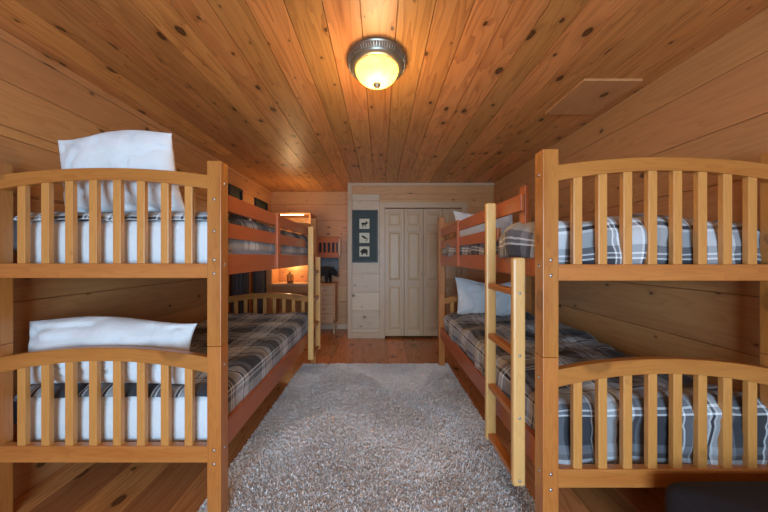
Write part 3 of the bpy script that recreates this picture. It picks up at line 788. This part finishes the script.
c2 = curtain('slate grey curtain on the left wall, nearer the far corner', 3.97, 4.30, 0.12, 1.955, 1.2)
t = thing('curtain_rod', 'dark curtain rod over the slate curtains on the left wall', 'curtain rod', (XL+0.05, 3.83, 1.96))
MB().lathe([(0, -0.55), (0.014, -0.55), (0.014, -0.52), (0.008, -0.515), (0.008, 0.465), (0.014, 0.47), (0.014, 0.485), (0, 0.485)][::-1], (0, 0, 0.006), 14, axis=1).build('rod', M['black'], t, smooth=True)
for y in (-0.50, 0.47): MB().box(-0.05, 0.01, y-0.008, y+0.008, -0.004, 0.014).build('bracket', M['black'], t)
for (ya, yb, z0, z1, lab) in ((3.34, 3.66, 2.02, 2.20, 'small black framed picture high on the left wall, the nearer one'), (4.06, 4.48, 2.02, 2.18, 'small black framed picture high on the left wall, nearest the far corner')):
    t = thing('small_frame', lab, 'picture', (XL, (ya+yb)/2, z0), group='small black frames on the left wall')
    hw = (yb-ya)/2; h = z1-z0; mb = MB()
    for b in ((-hw, -hw+0.025, 0, h), (hw-0.025, hw, 0, h), (-hw+0.025, hw-0.025, 0, 0.025), (-hw+0.025, hw-0.025, h-0.025, h)): mb.box(0.0005, 0.035, *b)
    mb.build('frame', M['black'], t, bevel=0.003)
    MB().box(0.0005, 0.012, -hw+0.02, hw-0.02, 0.02, h-0.02).build('picture_sheet', M['mat_green'], t)

# ------------------------------------------------------------------ ottoman at the lower right
def ottoman():
    x0, x1, y0, y1, z1 = 1.100, 1.750, 0.42, 1.050, 0.425
    cx, cy = (x0+x1)/2, (y0+y1)/2
    t = thing('ottoman', 'dark plum fabric ottoman in front of the foot of the right bunk', 'ottoman', (cx, cy, 0))
    mb = MB(); n = 48; rings = []
    def ring(z, s, dome=0):
        out = []
        for i in range(n):
            a = 2*math.pi*i/n; c, sn = math.cos(a), math.sin(a); e = 0.14
            out.append((math.copysign(abs(c)**e, c)*(x1-x0)/2*s, math.copysign(abs(sn)**e, sn)*(y1-y0)/2*s, z))
        return out
    for z, s in ((0.06, 0.96), (0.07, 0.985), (0.25, 1.0), (0.262, 0.985), (0.272, 1.0), (0.36, 1.0), (0.385, 0.985), (0.402, 0.95), (0.418, 0.8), (0.432, 0.5), (0.437, 0.2), (0.438, 0.02)): rings.append(ring(z, s))
    for r_ in rings: mb.v += r_
    for i in range(len(rings)-1):
        for j in range(n):
            q = [i*n+j, i*n+(j+1) % n, (i+1)*n+(j+1) % n, (i+1)*n+j]; mb.f.append(q); mb.uv += [(mb.v[a][0], mb.v[a][1]+mb.v[a][2]) for a in q]
    mb.f.append(list(range(n-1, -1, -1))); mb.uv += [(0, 0)]*n
    mb.build('cushion', M['ottoman'], t, smooth=True)
    for sx in (-1, 1):
        for sy in (-1, 1):
            MB().lathe([(0, 0), (0.016, 0), (0.024, 0.062), (0, 0.062)][::-1], (sx*0.25, sy*0.25, 0), 16).build('foot', M['black'], t)
ottoman()

# ------------------------------------------------------------------ light
w = bpy.data.worlds.new('sky'); bpy.context.scene.world = w; w.use_nodes = True
bg = w.node_tree.nodes['Background']; bg.inputs[0].default_value = (0.75, 0.87, 1.0, 1); bg.inputs[1].default_value = 2.0
def area(name, loc, rot, sx, sy, power, c):
    l = bpy.data.lights.new(name, 'AREA'); l.shape = 'RECTANGLE'; l.size = sx; l.size_y = sy; l.energy = power; l.color = c
    o = bpy.data.objects.new(name, l); col.objects.link(o); o.location = loc; o.rotation_euler = rot; return o
def point(name, loc, power, c, r=0.04):
    l = bpy.data.lights.new(name, 'POINT'); l.energy = power; l.color = c; l.shadow_soft_size = r
    o = bpy.data.objects.new(name, l); col.objects.link(o); o.location = loc; return o
area('daylight', (0, YB-0.12, 1.1), (R(90), 0, 0), 2.05, 1.95, 178, (0.48, 0.75, 1.0))
point('lamp_bulb', (lx, ly, H-0.085), 7, (1.0, 0.78, 0.48), 0.02)
point('lamp_fill', (lx, ly, H-0.34), 12, (1.0, 0.70, 0.36), 0.08)  # extra unseen light below the finial, added to brighten the room
point('corner_light', (-1.5, 4.52, 1.11), 3.0, (1.0, 0.66, 0.34), 0.02)
point('corner_light', (-1.35, 4.12, 1.90), 9.0, (1.0, 0.64, 0.30), 0.12)  # unseen light hung clear of the hutch, added to warm the far wall

# ------------------------------------------------------------------ camera
cam = bpy.data.cameras.new('camera'); co = bpy.data.objects.new('camera', cam); col.objects.link(co)
cam.sensor_width = 36; cam.lens = 36*265/768; cam.clip_start = 0.02
co.location = (0, 0, CZ); co.rotation_euler = (R(90), 0, 0)
cam.shift_x = 4.5/768; cam.shift_y = 0.5/768
sc = bpy.context.scene; sc.camera = co
sc.view_settings.view_transform = 'Standard'; sc.view_settings.look = 'None'; sc.view_settings.exposure = 0.0; sc.view_settings.gamma = 1
